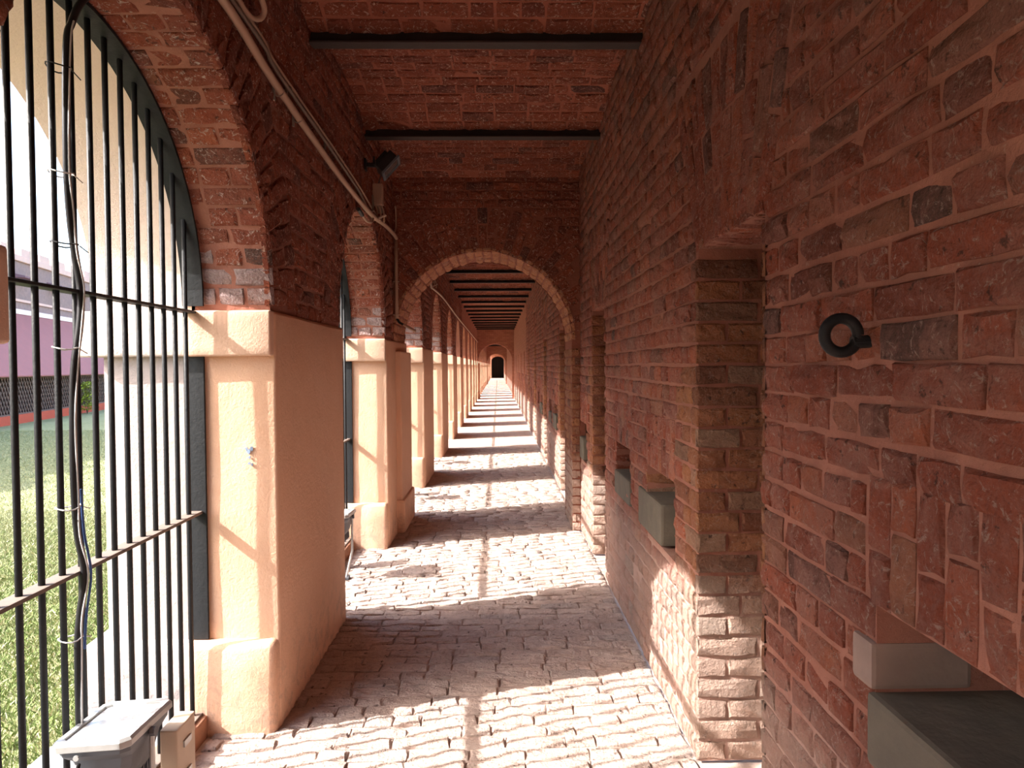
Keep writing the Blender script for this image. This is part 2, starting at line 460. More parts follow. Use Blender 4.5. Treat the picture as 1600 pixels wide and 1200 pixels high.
def subtract(iv, holes):
    out = [iv]
    for h0, h1 in holes:
        nx = []
        for a, b_ in out:
            if h1 <= a or h0 >= b_: nx.append((a, b_)); continue
            if h0 > a: nx.append((a, h0))
            if h1 < b_: nx.append((h1, b_))
        out = nx
    return [(a, b_) for a, b_ in out if b_ - a > .03]
def fill_row(a, b_, kind, J=.012, ph=0.0):
    """lengths of bricks in one course between a and b; yields centre, length"""
    base = {'S': .228, 'H': .108}[kind]
    x = a; first = True; out = []
    while x < b_ - .025:
        l = base * random.uniform(.93, 1.06) if kind == 'S' else base * random.uniform(.88, 1.12)
        if kind == 'S' and random.random() < .22: l = .112
        if kind == 'H' and random.random() < .12: l = .225
        if first and ph: l *= ph
        first = False
        e = min(x + l, b_)
        if b_ - e < .05: e = b_
        out.append(((x + e) / 2, e - x)); x = e + J
    return out

# ------------------------------------------------------------------ floor
floor = MB().quad((XL - .36, YMIN, -.012), (XR + .5, YMIN, -.012), (XR + .5, YMAX + 4, -.012), (XL - .36, YMAX + 4, -.012)).build('floor', 'mortar_floor', kind='structure')
fb = Bricks()
y = .6; row = 0
while y < 13.0:
    h = .077 * random.uniform(.92, 1.08)
    tilt = .012
    pk = [(PY0 + PER * k, PY1 + PER * k) for k in range(-1, 5)]
    inb = any(a - .02 < y + h / 2 < b_ + .02 for a, b_ in pk)
    x0 = XL - .0 if inb else XG + .07
    for c, l in fill_row(x0, XR, 'S', .007, .5 if row % 2 else 0):
        yy = y + h / 2 + (c) * -.01 + random.gauss(0, .0012)
        fb.put((c, yy, random.gauss(0, .002)), (1, -.01, 0), (0, 1, 0), (0, 0, 1), l, h, 'brick_floor', .6)
    y += h + .010; row += 1
fb.build(floor)

# ------------------------------------------------------------------ right wall (cells)
wr = Bricks()
holes_core = []                 # y0,y1,z0,z1,depth
fans = []
DOORS = [1.98 + PER * k for k in range(-2, 28)]
CW = .66
DZ = 1.93
for k, dy in enumerate(DOORS):
    kk = k - 2
    holes_core.append((dy, dy + CW, 0, DZ, .42, 'door', kk))
    if -1 <= kk < 9:
        c0 = .955 if kk == 0 else dy - .93
        c1 = 1.385 if kk == 0 else dy - .46
        holes_core.append((c0, c1, .80, 1.02, .34, 'niche', kk))
        holes_core.append((dy + CW + .35, dy + CW + .90, .66, 1.0, .26, 'niche2', kk))
        fans.append((c0 - .04, c1 + .03, 1.02, 1.28, .0))
        fans.append((dy + CW + .35, dy + CW + .92, 1.0, 1.27, .0))
    if -1 <= kk < 6:
        fans.append((dy - .02, dy + CW + .02, DZ, DZ + .40, .16))
        fans.append((dy - .14, dy + CW + .20, DZ + .40, DZ + .64, .12))
# core skin with the openings cut out
ZT = 3.42
ys = sorted({YMIN, YMAX} | {h[0] for h in holes_core} | {h[1] for h in holes_core})
zs = sorted({0.0, ZT} | {h[2] for h in holes_core} | {h[3] for h in holes_core})
mb = MB(); XC = XR + .009
for i in range(len(ys) - 1):
    if ys[i + 1] - ys[i] < 1e-6: continue
    j = 0
    while j < len(zs) - 1:
        cy = (ys[i] + ys[i + 1]) / 2; cz = (zs[j] + zs[j + 1]) / 2
        if not any(h[0] < cy < h[1] and h[2] < cz < h[3] for h in holes_core):
            mb.quad((XC, ys[i], zs[j]), (XC, ys[i + 1], zs[j]), (XC, ys[i + 1], zs[j + 1]), (XC, ys[i], zs[j + 1]))
        j += 1
for (a, b_, c, d, dep, t, kk) in holes_core:
    e = XC + dep
    mb.quad((XC, b_, c), (e, b_, c), (e, b_, d), (XC, b_, d))
    mb.quad((XC, a, c), (e, a, c), (e, a, d), (XC, a, d))
    mb.quad((XC, a, d), (e, a, d), (e, b_, d), (XC, b_, d))
    if t != 'door': mb.quad((XC, a, c), (e, a, c), (e, b_, c), (XC, b_, c))
    mb.quad((e, a, c), (e, b_, c), (e, b_, d), (e, a, d))
wall_right = mb.build('wall_right', 'mortar_wall', kind='structure')
cross_iv = [(c, c + CT) for c in CROSS]
ZR = .079
nrow = int(ZT / ZR)
for r in range(nrow):
    z = (r + .5) * ZR
    hl = [(h[0] - .004, h[1] + .004) for h in holes_core if h[2] - .02 < z < h[3] + .01]
    for (a, b_, c, d, fl) in fans:
        if c - .01 < z < d + .01:
            k = fl * (z - c) / (d - c); hl.append((a - k - .012, b_ + k + .012))
    hl.append(cross_iv[0])
    for (a, b_) in subtract((BY0, BY1), hl):
        kind = 'H' if r % 2 else 'S'
        for c, l in fill_row(a, b_, kind, .012, random.uniform(.5, 1)):
            near = c < 3.6 and c > 1.3
            smooth = any(h[5] == 'door' and (0 < c - h[1] < .26) for h in holes_core) and z < 1.5
            w = .012 * math.sin(c * 2.1 + r) * .3
            wr.put((XR, c, z + w), (0, 1, 0), (0, 0, 1), (-1, 0, 0), l, ZR - .012 + random.gauss(0, .001),
                   'brick_smooth' if smooth else 'brick')
for (a, b_, c, d, fl) in fans:
    n = max(2, round((b_ - a) / .079)); mid = (a + b_) / 2
    for i in range(n):
        t = (i + .5) / n; yb = a + (b_ - a) * t; yt = yb + fl * (2 * t - 1)
        P0 = Vector((XR, yb, c)); P1 = Vector((XR, yt, d)); dv = (P1 - P0); Lt = dv.length; dv.normalize()
        cuts = [.42] if i % 2 else [.62]
        w = ((b_ - a) + 2 * fl * .5) / n - .011
        if Lt < .25: segs = [(.02, .98)]
        else:
            q = cuts[0]; segs = [(.015, q - .015), (q + .015, .985)]
        for s0, s1 in segs:
            Pm = P0 + dv * Lt * (s0 + s1) / 2
            wr.put(Pm, dv, Vector((0, -dv.z, dv.y)), (-1, 0, 0), Lt * (s1 - s0), w, 'brick', .7)
# brick reveals of the recesses
for (a, b_, c, d, dep, t, kk) in holes_core:
    if t == 'door' and -1 <= kk <= 5:
        for r in range(int(d / ZR) + 1):
            z = (r + .5) * ZR
            if z > d - .03: continue
            for yj, nn in ((b_, -1), (a, 1)):
                off = XR + .002
                cells = [(off, .228), (off + .24, .105)] if r % 2 else [(off, .108), (off + .12, .225)]
                if random.random() < .25: cells = [(off, .16), (off + .172, .17)]
                for x, l in cells:
                    wr.put((x + l / 2, yj + nn * .010, z), (1, 0, 0), (0, 0, 1), (0, nn, 0), l, ZR - .012, 'brick_smooth', .5)
        n = round((b_ - a) / .079)
        for i in range(n):
            yb = a + (b_ - a) * (i + .5) / n
            for x, l in (((XR + .002), .225), (XR + .24, .16)):
                wr.put((x + l / 2, yb, d - .004), (1, 0, 0), (0, 1, 0), (0, 0, -1), l, (b_ - a) / n - .011, 'brick', .7)
    if t != 'door' and -1 <= kk <= 2 and not (kk == 0 and t == 'niche'):
        zz = c
        while zz < d - .04:
            wr.put((XR + .116, b_ - .004, zz + .04), (1, 0, 0), (0, 0, 1), (0, -1, 0), .226, .067, 'brick_smooth' if t == 'niche2' else 'brick', .6)
            zz += ZR
wr.build(wall_right, 300)
# stone sills in the niches
for kk in range(-1, 4):
    dy = DOORS[kk + 2]
    c0 = .955 if kk == 0 else dy - .93
    c1 = 1.385 if kk == 0 else dy - .46
    s = MB(); s.box(XR - .006, XR + .30, c0 - .03, c1 + .012, .70, .845, cham=.012)
    s.build('stone_sill', 'stone', wall_right, smooth=False, label='grey stone sill block of a niche')
    s = MB(); s.box(XR - .004, XR + .24, dy + CW + .56, dy + CW + 1.09, .672, .865, cham=.012)
    s.build('stone_block', 'stone', wall_right, label='grey-green stone block filling the back of a niche')
    if kk == 0:
        MB().box(XR - .004, XR + .2, c1 - .004, c1 + .075, .85, .945, cham=.01).build('stone_block', 'pale_stone', wall_right, label='pale stone block beside the niche')

# iron cell doors at the back of the recesses
for kk in range(-1, 4):
    dy = DOORS[kk + 2]
    d_ = empty('door_%d' % (kk + 2), (XR + .38, dy, 0), kind='structure')
    f = MB(); f.box(0, .03, .02, .07, 0, DZ - .02); f.box(0, .03, CW - .07, CW - .02, 0, DZ - .02); f.box(0, .03, .07, CW - .07, DZ - .08, DZ - .02)
    for z in (.02, .62, 1.25): f.box(0, .03, .07, CW - .07, z, z + .05)
    f.build('door_frame', 'door_dark', d_)
    for i in range(6):
        yb = .12 + i * .084
        MB().tube([(.015, yb, .02), (.015, yb, DZ - .04)], .009).build('bar', 'door_dark', d_)

# ------------------------------------------------------------------ arcade wall on the left
def arch_pts(cy, zsp, R, n):
    return [(cy - R * math.cos(PI * i / n), zsp + R * math.sin(PI * i / n)) for i in range(n + 1)]
mb = MB()
XI = XL - .009
bays = list(range(-2, 28))
ytop = 3.42
for k in bays:
    cy = AC + PER * k; y0 = cy - PER / 2; y1 = cy + PER / 2
    n = 40 if k < 4 else 14
    pts = arch_pts(cy, ZA, AR, n)
    HW = AR + .09                                   # outer face: the near jamb is cut back, crown level with the inner arch
    pto = [(cy - .09 - HW * math.cos(PI * i / n), ZA + AR * math.sin(PI * i / n)) for i in range(n + 1)]
    for X, mi, pp in ((XI, 0, pts), (XO, 1, pto)):
        mb.quad((X, y0, ZS), (X, pp[0][0], ZS), (X, pp[0][0], ytop), (X, y0, ytop), mi)
        mb.quad((X, pp[-1][0], ZS), (X, y1, ZS), (X, y1, ytop), (X, pp[-1][0], ytop), mi)
        for i in range(n):
            (ya, za), (yb, zb) = pp[i], pp[i + 1]
            mb.quad((X, ya, za), (X, yb, zb), (X, yb, ytop), (X, ya, ytop), mi)
    p1 = arch_pts(cy, ZA, AR + .009, n)
    p1 = [(p1[0][0], ZS)] + p1 + [(p1[-1][0], ZS)]
    pq = [(pts[0][0], ZS)] + pts + [(pts[-1][0], ZS)]
    po = [(pto[0][0], ZS)] + pto + [(pto[-1][0], ZS)]
    for i in range(n + 2):
        (ya, za), (yb, zb) = p1[i], p1[i + 1]
        mb.quad((XI, ya, za), (XI, yb, zb), (XG, yb, zb), (XG, ya, za), 0)
        (ya, za), (yb, zb) = pq[i], pq[i + 1]; (yc, zc_), (yd, zd) = po[i + 1], po[i]
        mb.quad((XG - .01, ya, za), (XG - .01, yb, zb), (XO, yc, zc_), (XO, yd, zd), 1)
wall_left = mb.build('wall_left', ['mortar_wall', 'cream'], kind='structure')
wl = Bricks()
RING = .36
kb = [k for k in bays if -1 <= k <= 4]
r = 0; z = ZS + .04
while z < 3.36:
    hl = [cross_iv[0]]
    for k in bays:
        cy = AC + PER * k; q = (AR + RING) ** 2 - (z - ZA) ** 2
        if q > 0: hl.append((cy - math.sqrt(q) - .01, cy + math.sqrt(q) + .01))
    for (a, b_) in subtract((BY0, BY1), hl):
        for c, l in fill_row(a, b_, 'S' if r % 2 else 'H', .012, random.uniform(.5, 1)):
            wl.put((XL, c, z), (0, 1, 0), (0, 0, 1), (1, 0, 0), l, .067, 'brick_ceiling', .8)
    z += ZR; r += 1
for k in kb:
    cy = AC + PER * k
    Rm = AR + RING / 2; n = round(PI * Rm / .088)
    for i in range(n):
        a = PI * (i + .5) / n; dv = Vector((0, -math.cos(a), math.sin(a))); tv = Vector((0, math.sin(a), math.cos(a)))
        C0 = Vector((XL, cy, ZA))
        for s0, s1 in (((.0, .225), (.24, RING)) if i % 2 else ((0, .108), (.123, RING))):
            Rc = AR + (s0 + s1) / 2
            P = C0 + dv * Rc
            if cross_iv[0][0] < P.y < cross_iv[0][1]: continue
            wl.put(P, dv, tv, (1, 0, 0), s1 - s0, PI * Rc / n - .011, 'brick_ceiling', .6)
    # soffit courses: long rows running across the wall thickness
    n = round(PI * AR / .079)
    for i in range(n):
        a = PI * (i + .5) / n; dv = Vector((0, -math.cos(a), math.sin(a))); tv = Vector((0, math.sin(a), math.cos(a)))
        x = XL - .0
        seq = (.225, .09) if i % 2 else (.105, .105, .09)
        if random.random() < .3: seq = (.15, .165)
        for l in seq:
            P = Vector((x - l / 2, cy, ZA)) + dv * AR
            wl.put(P, (1, 0, 0), tv, -dv, l, PI * AR / n - .011, 'brick_washed' if P.z < ZA + .13 or (P.z < ZA + .2 and random.random() < .5) else 'brick_arch', 1.5)
            x -= l + .011
wl.build(wall_left, 300)

# ------------------------------------------------------------------ ceiling: jack arches between beams
BEAMS = [3.66 + PER / 2 * i for i in range(-6, 56)]
def near_cross(yb): return any(c - .35 < yb < c + CT + .35 for c in CROSS)
BEAMS = [b_ for b_ in BEAMS if not near_cross(b_) and b_ < YMAX - .3]
edges = sorted(BEAMS + [c for c in CROSS] + [c + CT for c in CROSS] + [YMIN, YMAX])
mb = MB(); cb = Bricks()
vaults = []
for a, b_ in zip(edges[:-1], edges[1:]):
    if any(abs(a - c) < 1e-6 for c in CROSS): continue
    span = b_ - a; rise = .13 * min(1, span / 1.475)
    vaults.append((a, b_, rise))
    n = 12
    Rv = (span * span / 4 + rise * rise) / (2 * rise); mid = (a + b_) / 2; zc = ZB + .05 + rise - Rv
    th = math.asin(min(1, span / 2 / Rv))
    pr = [(mid + (Rv + .009) * math.sin(-th + 2 * th * i / n), zc + (Rv + .009) * math.cos(-th + 2 * th * i / n)) for i in range(n + 1)]
    for i in range(n):
        mb.quad((XL - .1, pr[i][0], pr[i][1]), (XR + .1, pr[i][0], pr[i][1]), (XR + .1, pr[i + 1][0], pr[i + 1][1]), (XL - .1, pr[i + 1][0], pr[i + 1][1]))
    if a > BY0 and b_ < BY1:
        nr = max(3, round(2 * th * Rv / .108))
        for i in range(nr):
            t = -th + 2 * th * (i + .5) / nr
            dv = Vector((0, math.sin(t), math.cos(t))); tv = Vector((0, math.cos(t), -math.sin(t)))
            for c, l in fill_row(XL - .03, XR + .03, 'S', .013, .5 if i % 2 else 0):
                cb.put(Vector((c, mid, zc)) + dv * Rv, (1, 0, 0), tv, -dv, l, 2 * th * Rv / nr - .013, 'brick_ceiling', 1.2)
ceiling = mb.build('ceiling', 'mortar_ceiling', kind='structure')
cb.build(ceiling, 300)
roof = MB().box(XO - .15, XR + 3, YMIN - .3, YMAX + 6, 3.40, 3.62).build('roof', 'roof', kind='structure')

ords = ['nearest', 'second', 'third', 'fourth', 'fifth', 'sixth', 'seventh', 'eighth', 'ninth', 'tenth', 'eleventh', 'twelfth']
nb = 0
for b_ in BEAMS:
    if b_ < 3.2:
        if b_ < -2.5: continue
        lab = 'dark iron ceiling beam overhead, behind the front edge of the picture'; 
    elif b_ < CROSS[0]:
        lab = ['nearest dark iron ceiling beam, across the top of the corridor', 'second dark iron ceiling beam, just above the black ceiling floodlight'][nb]; nb += 1
    elif b_ < CROSS[1]:
        i = nb - 2; nb += 1
        lab = ('%s dark iron ceiling beam seen beyond the first cross arch' % ords[i]) if i < 9 else 'thin dark ceiling beam in the far rows before the second cross arch'
    else:
        nb += 1; lab = 'dark ceiling beam beyond the second cross arch'
    e = empty('ceiling_beam', (0, b_, ZB), label=lab, cat='beam', group='iron beams carrying the brick ceiling')
    MB().box(XL - .05, XR + .05, -.040, .040, 0, .012, cham=.004).build('flange', 'beam_flange', e)
    MB().box(XL - .05, XR + .05, -.012, .012, .012, .09).build('web', 'beam', e)

# ------------------------------------------------------------------ cross arches
CX, CR, CZ = -.13, .80, 1.73
XJR = .668
def cross_arch(c, idx):
    lab = ['nearest round brick cross arch spanning the corridor', 'second brick cross arch, small, far down the corridor', 'farthest tiny cross arch just before the dark doorway'][idx]
    root = empty('cross_arch', (0, c, 0), label=lab, cat='archway', group='cross arches of the corridor')
    n = 36; g = .009
    pts = [(CX - CR * math.cos(PI * i / n), CZ + CR * math.sin(PI * i / n)) for i in range(n + 1)]
    pts[0] = (max(pts[0][0], XL), CZ)
    pts = [(max(p[0], XL + .0), p[1]) for p in pts]
    mb = MB()
    for yy in (g, CT - g):
        for i in range(n):
            mb.quad((pts[i][0], yy, pts[i][1]), (pts[i + 1][0], yy, pts[i + 1][1]), (pts[i + 1][0], yy, ytop), (pts[i][0], yy, ytop))
        mb.quad((XJR, yy, 0), (XR + .05, yy, 0), (XR + .05, yy, ytop), (XJR, yy, ytop))
        mb.quad((XL - .05, yy, ZS), (XL, yy, ZS), (XL, yy, ytop), (XL - .05, yy, ytop))
    for i in range(n):
        a, b2 = pts[i], pts[i + 1]
        ca = Vector((a[0] - CX, a[1] - CZ)).normalized() * g if idx == 0 else Vector((0, 0)); cb2 = Vector((b2[0] - CX, b2[1] - CZ)).normalized() * g if idx == 0 else Vector((0, 0))
        mb.quad((a[0] + ca.x, g, a[1] + ca.y), (b2[0] + cb2.x, g, b2[1] + cb2.y), (b2[0] + cb2.x, CT - g, b2[1] + cb2.y), (a[0] + ca.x, CT - g, a[1] + ca.y))
    mb.quad((XJR + g, g, 0), (XJR + g, CT - g, 0), (XJR + g, CT - g, CZ + .02), (XJR + g, g, CZ + .02))
    mb.build('arch_body', 'mortar_cross' if idx == 0 else 'mortar_cross_far', root)
    # plastered left jamb under the springing
    j = MB(); j.box(XL - .06, -.868, .0, CT, 0, CZ - .09, cham=.012); j.box(XL - .06, -.845, -.02, CT + .02, 0, .30, cham=.02)
    j.build('plaster_jamb', 'plaster', root)
    B = Bricks()
    offs = Vector((0, c, 0))
    if idx == 0:
        ring = .39
        n = round(PI * (CR + .15) / .085)
        for i in range(n):
            a = PI * (i + .5) / n; dv = Vector((-math.cos(a), 0, math.sin(a))); tv = Vector((math.sin(a), 0, math.cos(a)))
            for s0, s1 in (((.0, .235), (.25, ring)) if i % 2 else ((0, .125), (.14, ring))):
                Rc = CR + (s0 + s1) / 2; P = Vector((CX, c, CZ)) + dv * Rc
                if P.x < XL + .03 or P.x > XR - .02: continue
                B.put(P, dv, tv, (0, -1, 0), s1 - s0, PI * Rc / n - .012, 'brick_ceiling', 1)
        n = round(PI * CR / .079)
        for i in range(n):
            a = PI * (i + .5) / n; dv = Vector((-math.cos(a), 0, math.sin(a))); tv = Vector((math.sin(a), 0, math.cos(a)))
            P0 = Vector((CX, 0, CZ)) + dv * CR
            if P0.x < XL: P0.x = XL - .004
            for cc, l in fill_row(c, c + CT, 'S', .012, .5 if i % 2 else 0):
                B.put(P0 + Vector((0, cc, 0)), (0, 1, 0), tv, -dv, l, PI * CR / n - .011, 'brick_soffit_lit', 1.4)
        z = CZ + .04; r = 0
        while z < 3.38:
            q = (CR + ring + .012) ** 2 - (z - CZ) ** 2
            iv = [(XL, XR)] if q <= 0 else subtract((XL, XR), [(CX - math.sqrt(q), CX + math.sqrt(q))])
            for a, b2 in iv:
                for cc, l in fill_row(a, b2, 'S' if r % 2 else 'H', .012, .7):
                    B.put((cc, c, z), (1, 0, 0), (0, 0, 1), (0, -1, 0), l, .067, 'brick_ceiling', 1)
            z += ZR; r += 1
        for r in range(int(CZ / ZR)):
            z = (r + .5) * ZR
            B.put(((XJR + XR) / 2, c, z), (1, 0, 0), (0, 0, 1), (0, -1, 0), XR - XJR, .067, 'brick_smooth', 1)
            for cc, l in fill_row(c, c + CT, 'S' if r % 2 else 'H', .012, .8):
                B.put((XJR, cc, z), (0, 1, 0), (0, 0, 1), (-1, 0, 0), l, .067, 'brick_smooth', 1)
        root2 = root
        par = empty('brick_facing', (0, 0, 0)); 
        B2 = []
        for t in B.b: B2.append((t[0], t[1] - offs) + t[2:])
        B.b = B2
        bpy.data.objects.remove(par)
        B.build(root, 300)
    return root
for i, c in enumerate(CROSS): cross_arch(c, i)

# ------------------------------------------------------------------ end wall with the dark doorway
mb = MB(); Y = YMAX; hw, sp, cx = .78, 2.15, -.02
pts = [(cx - hw * math.cos(PI * i / 16), sp + .55 * math.sin(PI * i / 16)) for i in range(17)]
for i in range(16):
    mb.quad((pts[i][0], Y, pts[i][1]), (pts[i + 1][0], Y, pts[i + 1][1]), (pts[i + 1][0], Y, ytop), (pts[i][0], Y, ytop))
    mb.quad((pts[i][0], Y, pts[i][1]), (pts[i + 1][0], Y, pts[i + 1][1]), (pts[i + 1][0], Y + 3.4, pts[i + 1][1]), (pts[i][0], Y + 3.4, pts[i][1]))
mb.quad((XL - .4, Y, 0), (cx - hw, Y, 0), (cx - hw, Y, ytop), (XL - .4, Y, ytop))
mb.quad((cx + hw, Y, 0), (XR + .4, Y, 0), (XR + .4, Y, ytop), (cx + hw, Y, ytop))
for x in (cx - hw, cx + hw): mb.quad((x, Y, 0), (x, Y + 3.4, 0), (x, Y + 3.4, sp), (x, Y, sp))
wall_far = mb.build('wall_far', 'mortar_cross_far', kind='structure')
df = empty('door_far', (cx, YMAX + 3.3, 0), kind='structure')
for s in (-1, 1):
    MB().box(min(0, s * hw) + .005, max(0, s * hw) - .005, 0, .06, .01, 2.75, cham=.01).build('door_leaf', 'door_dark', df)
MB().box(-.02, .02, -.03, 0, .01, 2.7).build('door_post', 'beam_flange', df)
MB().box(XL - .8, XR + .8, YMIN - .3, YMIN, -.1, 3.5).build('wall_near', 'mortar_wall', kind='structure')
MB().box(XL - .8, XL, YMAX, YMAX + 2, -.3, 3.5).build('wall_end_left', 'cream', kind='structure')

# ------------------------------------------------------------------ plastered pillars of the arcade
def worn_box(x0, x1, y0, y1, z0, z1, cut=(5, 5, 14), bev=.018, amp=.004, seed=0, taper=None, chamfer_out=0.0):
    bm = bmesh.new(); nx, ny, nz = cut
    bmesh.ops.create_cube(bm, size=1)
    for v in bm.verts:
        v.co = Vector((x0 + (v.co.x + .5) * (x1 - x0), y0 + (v.co.y + .5) * (y1 - y0), z0 + (v.co.z + .5) * (z1 - z0)))
        if chamfer_out and v.co.x < (x0 + x1) / 2 and v.co.y > (y0 + y1) / 2: v.co.y -= chamfer_out
        if taper and v.co.z > (z0 + z1) / 2:
            v.co.y += taper if v.co.y < (y0 + y1) / 2 else -taper
            if v.co.x < (x0 + x1) / 2: v.co.x += taper
    bmesh.ops.bevel(bm, geom=bm.edges[:], offset=bev, segments=2, affect='EDGES', profile=.5)
    if nz > 1:
        bmesh.ops.subdivide_edges(bm, edges=[e for e in bm.edges if e.calc_length() > .12], cuts=5, use_grid_fill=True)
        for v in bm.verts:
            nn = noise.noise_vector(v.co * 2.3 + Vector((seed, 0, 0))) * amp + noise.noise_vector(v.co * 9 + Vector((seed, 3, 0))) * amp * .5
            v.co += nn
    bm.verts.index_update()
    m = MB(); m.add([v.co.copy() for v in bm.verts], [tuple(v.index for v in f.verts) for f in bm.faces]); bm.free(); return m
pl_lab = {-2: 'peach plastered pillar standing behind the camera',
          -1: 'nearest pillar, only its orange impost corner shows at the left edge',
          0: 'large peach plastered pillar in the left foreground beside the first grille',
          1: 'second peach pillar, joined to the left foot of the nearest cross arch',
          2: 'third peach pillar, first one beyond the nearest cross arch'}
for k in range(3, 9): pl_lab[k] = '%s peach pillar from the front, receding along the left side' % ords[k]
for k in range(-2, 28):
    y0 = PY0 + PER * k; y1 = PY1 + PER * k
    lab = pl_lab.get(k, 'tiny peach pillar far down the left side of the corridor')
    pr = empty('pillar', (0, y0, 0), label=lab, cat='pillar', group='plastered pillars of the arcade' if k >= 3 else None)
    ln = y1 - y0; hi = -1 <= k <= 3
    cut = (5, 5, 14) if hi else (1, 1, 1)
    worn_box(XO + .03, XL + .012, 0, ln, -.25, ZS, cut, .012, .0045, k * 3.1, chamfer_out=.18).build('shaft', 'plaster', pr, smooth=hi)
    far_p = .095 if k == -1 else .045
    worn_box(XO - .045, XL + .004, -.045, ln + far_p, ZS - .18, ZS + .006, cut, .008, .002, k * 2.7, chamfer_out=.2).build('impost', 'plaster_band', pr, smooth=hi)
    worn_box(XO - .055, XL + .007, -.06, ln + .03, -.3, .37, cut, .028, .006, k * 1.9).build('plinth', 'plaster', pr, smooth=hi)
    if k == 0:
        f = MB()
        for (u, z, s) in ((.0, 1.155, .011), (.012, 1.165, .009), (-.008, 1.165, .007), (.004, 1.13, .006), (.002, 1.105, .006), (.014, 1.10, .005)):
            a0 = random.random() * 6
            vs = [(-1.035 + u + math.cos(a0 + j * PI / 3) * s * random.uniform(.6, 1.1), -.0065, z + math.sin(a0 + j * PI / 3) * s * random.uniform(.7, 1.5)) for j in range(6)]
            vs2 = [(x, y + .004, z) for x, y, z in vs]
            f.add(vs + vs2, [(0, 1, 2, 3, 4, 5), (11, 10, 9, 8, 7, 6)] + [(j, (j + 1) % 6, 6 + (j + 1) % 6, 6 + j) for j in range(6)])
        f.build('paint_mark', 'blue_paint', pr, label='faded blue paint mark')

# ------------------------------------------------------------------ kerbs and iron grilles in the openings
def make_grille(k, detail):
    o0, o1 = AC - AR + .0, AC + AR
    cy = AC
    labs = {-1: 'black iron bar grille in the opening behind the camera', 0: 'large black iron bar grille filling the near left opening',
            1: 'second black iron grille, seen edge-on behind the foreground pillar', 2: 'third black iron grille, hidden behind the second pillar'}
    g = empty('iron_grille', (XG, PER * k, 0), label=labs.get(k, ('%s black iron grille from the front, seen edge-on down the arcade' % ords[k]) if 3 <= k < 9 else 'black iron grille in an opening far down the arcade'), cat='grille',
              group=None if k in labs else 'iron grilles of the arcade')
    yb0, yb1 = AC - AR + .0, AC + AR
    band = MB(); n = 40 if detail else 16; w = .042
    a_ = [(cy - (AR - .004) * math.cos(PI * i / n), ZA + (AR - .004) * math.sin(PI * i / n)) for i in range(n + 1)]
    b2 = [(cy - (AR - .016) * math.cos(PI * i / n), ZA + (AR - .016) * math.sin(PI * i / n)) for i in range(n + 1)]
    for i in range(n):
        A, B_, C_, D_ = a_[i], a_[i + 1], b2[i + 1], b2[i]
        band.quad((-w, A[0], A[1]), (w, A[0], A[1]), (w, B_[0], B_[1]), (-w, B_[0], B_[1]))
        band.quad((-w, D_[0], D_[1]), (-w, C_[0], C_[1]), (w, C_[0], C_[1]), (w, D_[0], D_[1]))
        for x in (-w, w): band.quad((x, A[0], A[1]), (x, B_[0], B_[1]), (x, C_[0], C_[1]), (x, D_[0], D_[1]))
    if detail: band.build('arch_band', 'iron', g)
    posts = []
    for yy in (yb0 + .004, yb1 - .016):
        m_ = MB().box(-w, w, yy, yy + .012, .375, ZS - .18, cham=.002)
        if detail: m_.build('post', 'iron', g)
        else: posts.append(m_)
    if not detail:
        for m_ in posts: band.add(m_.v, m_.f)
    bars = MB()
    parts = []
    i = 0; yb = 1.303
    while yb < yb1 - .06:
        q = (AR - .012) ** 2 - (yb - cy) ** 2
        if q > 0:
            zt = ZA + math.sqrt(q)
            m_ = MB().tube([(0, yb, .085), (0, yb, (zt + .085) / 2), (0, yb, zt)], .0092, 10 if detail else 4)
            if detail: m_.build('bar', 'iron', g, smooth=True)
            else: bars.add(m_.v, m_.f)
        yb += .0925; i += 1
    for z, hh in ((.905, .012), (ZS + .0, .010)):
        m_ = MB().box(-.026, .026, yb0 + .0, yb1 - .0, z - hh / 2, z + hh / 2, cham=.002)
        if detail: m_.build('crossbar', 'iron_dusty' if z < 1 else 'iron', g)
        else: bars.add(m_.v, m_.f)
    m_ = MB().box(-.03, .03, yb0 - .02, yb1 + .02, .078, .09, cham=.002)
    if detail: m_.build('bottom_rail', 'iron_dusty', g)
    else:
        bars.add(m_.v, m_.f); bars.add(band.v, band.f); bars.build('ironwork', 'iron', g)
    kb_ = empty('trim_%d' % (k + 2), (XG, PER * k, 0), kind='structure')
    worn_box(-.05, .05, yb0 - .03, yb1 + .03, -.1, .078, (5, 5, 14) if detail else (1, 1, 1), .006, .004, k).build('kerb', 'kerb', kb_)
    MB().box(XO - .12 - XG, -.05, yb0 - .03, yb1 + .03, -.3, .01, cham=.01).build('outer_ledge', 'grey_ledge', kb_)
    return g
for k in range(-1, 27): make_grille(k, k in (-1, 0, 1, 2))

# ------------------------------------------------------------------ cable strapped to the grille
cb_ = empty('grille_cable', (XG, 2.060, 0), label='black cable bundle with a thin white wire strapped to a bar of the near grille', cat='cable')
P = [(.05, .15, 2.68), (.045, .10, 2.61), (.035, .065, 2.56), (.028, .04, 2.50), (.022, .022, 2.42), (.022, .012, 2.1), (.022, .020, 1.95), (.022, .040, 1.84), (.024, .060, 1.74), (.03, .045, 1.64),
     (.022, .024, 1.50), (.022, .014, 1.35), (.022, .012, 1.15), (.024, .020, 1.02), (.034, .032, .90), (.024, .022, .78), (.022, .012, .68), (.022, .012, .40), (.024, .02, .25), (.03, .04, .13)]
sheath = MB().tube(smooth_path(P, 5), .0105, 8).build('sheath', 'black_rubber', cb_, smooth=True)
P2 = [(a + .012, b + (-.002 if i % 2 else -.010), c) for i, (a, b, c) in enumerate(P[3:])]
MB().tube(smooth_path(P2, 5), .0026, 6).build('wire', 'white_wire', cb_, smooth=True, label='thin white wire')
P3 = [(a + .011, b + .014, c) for (a, b, c) in P[12:17]]
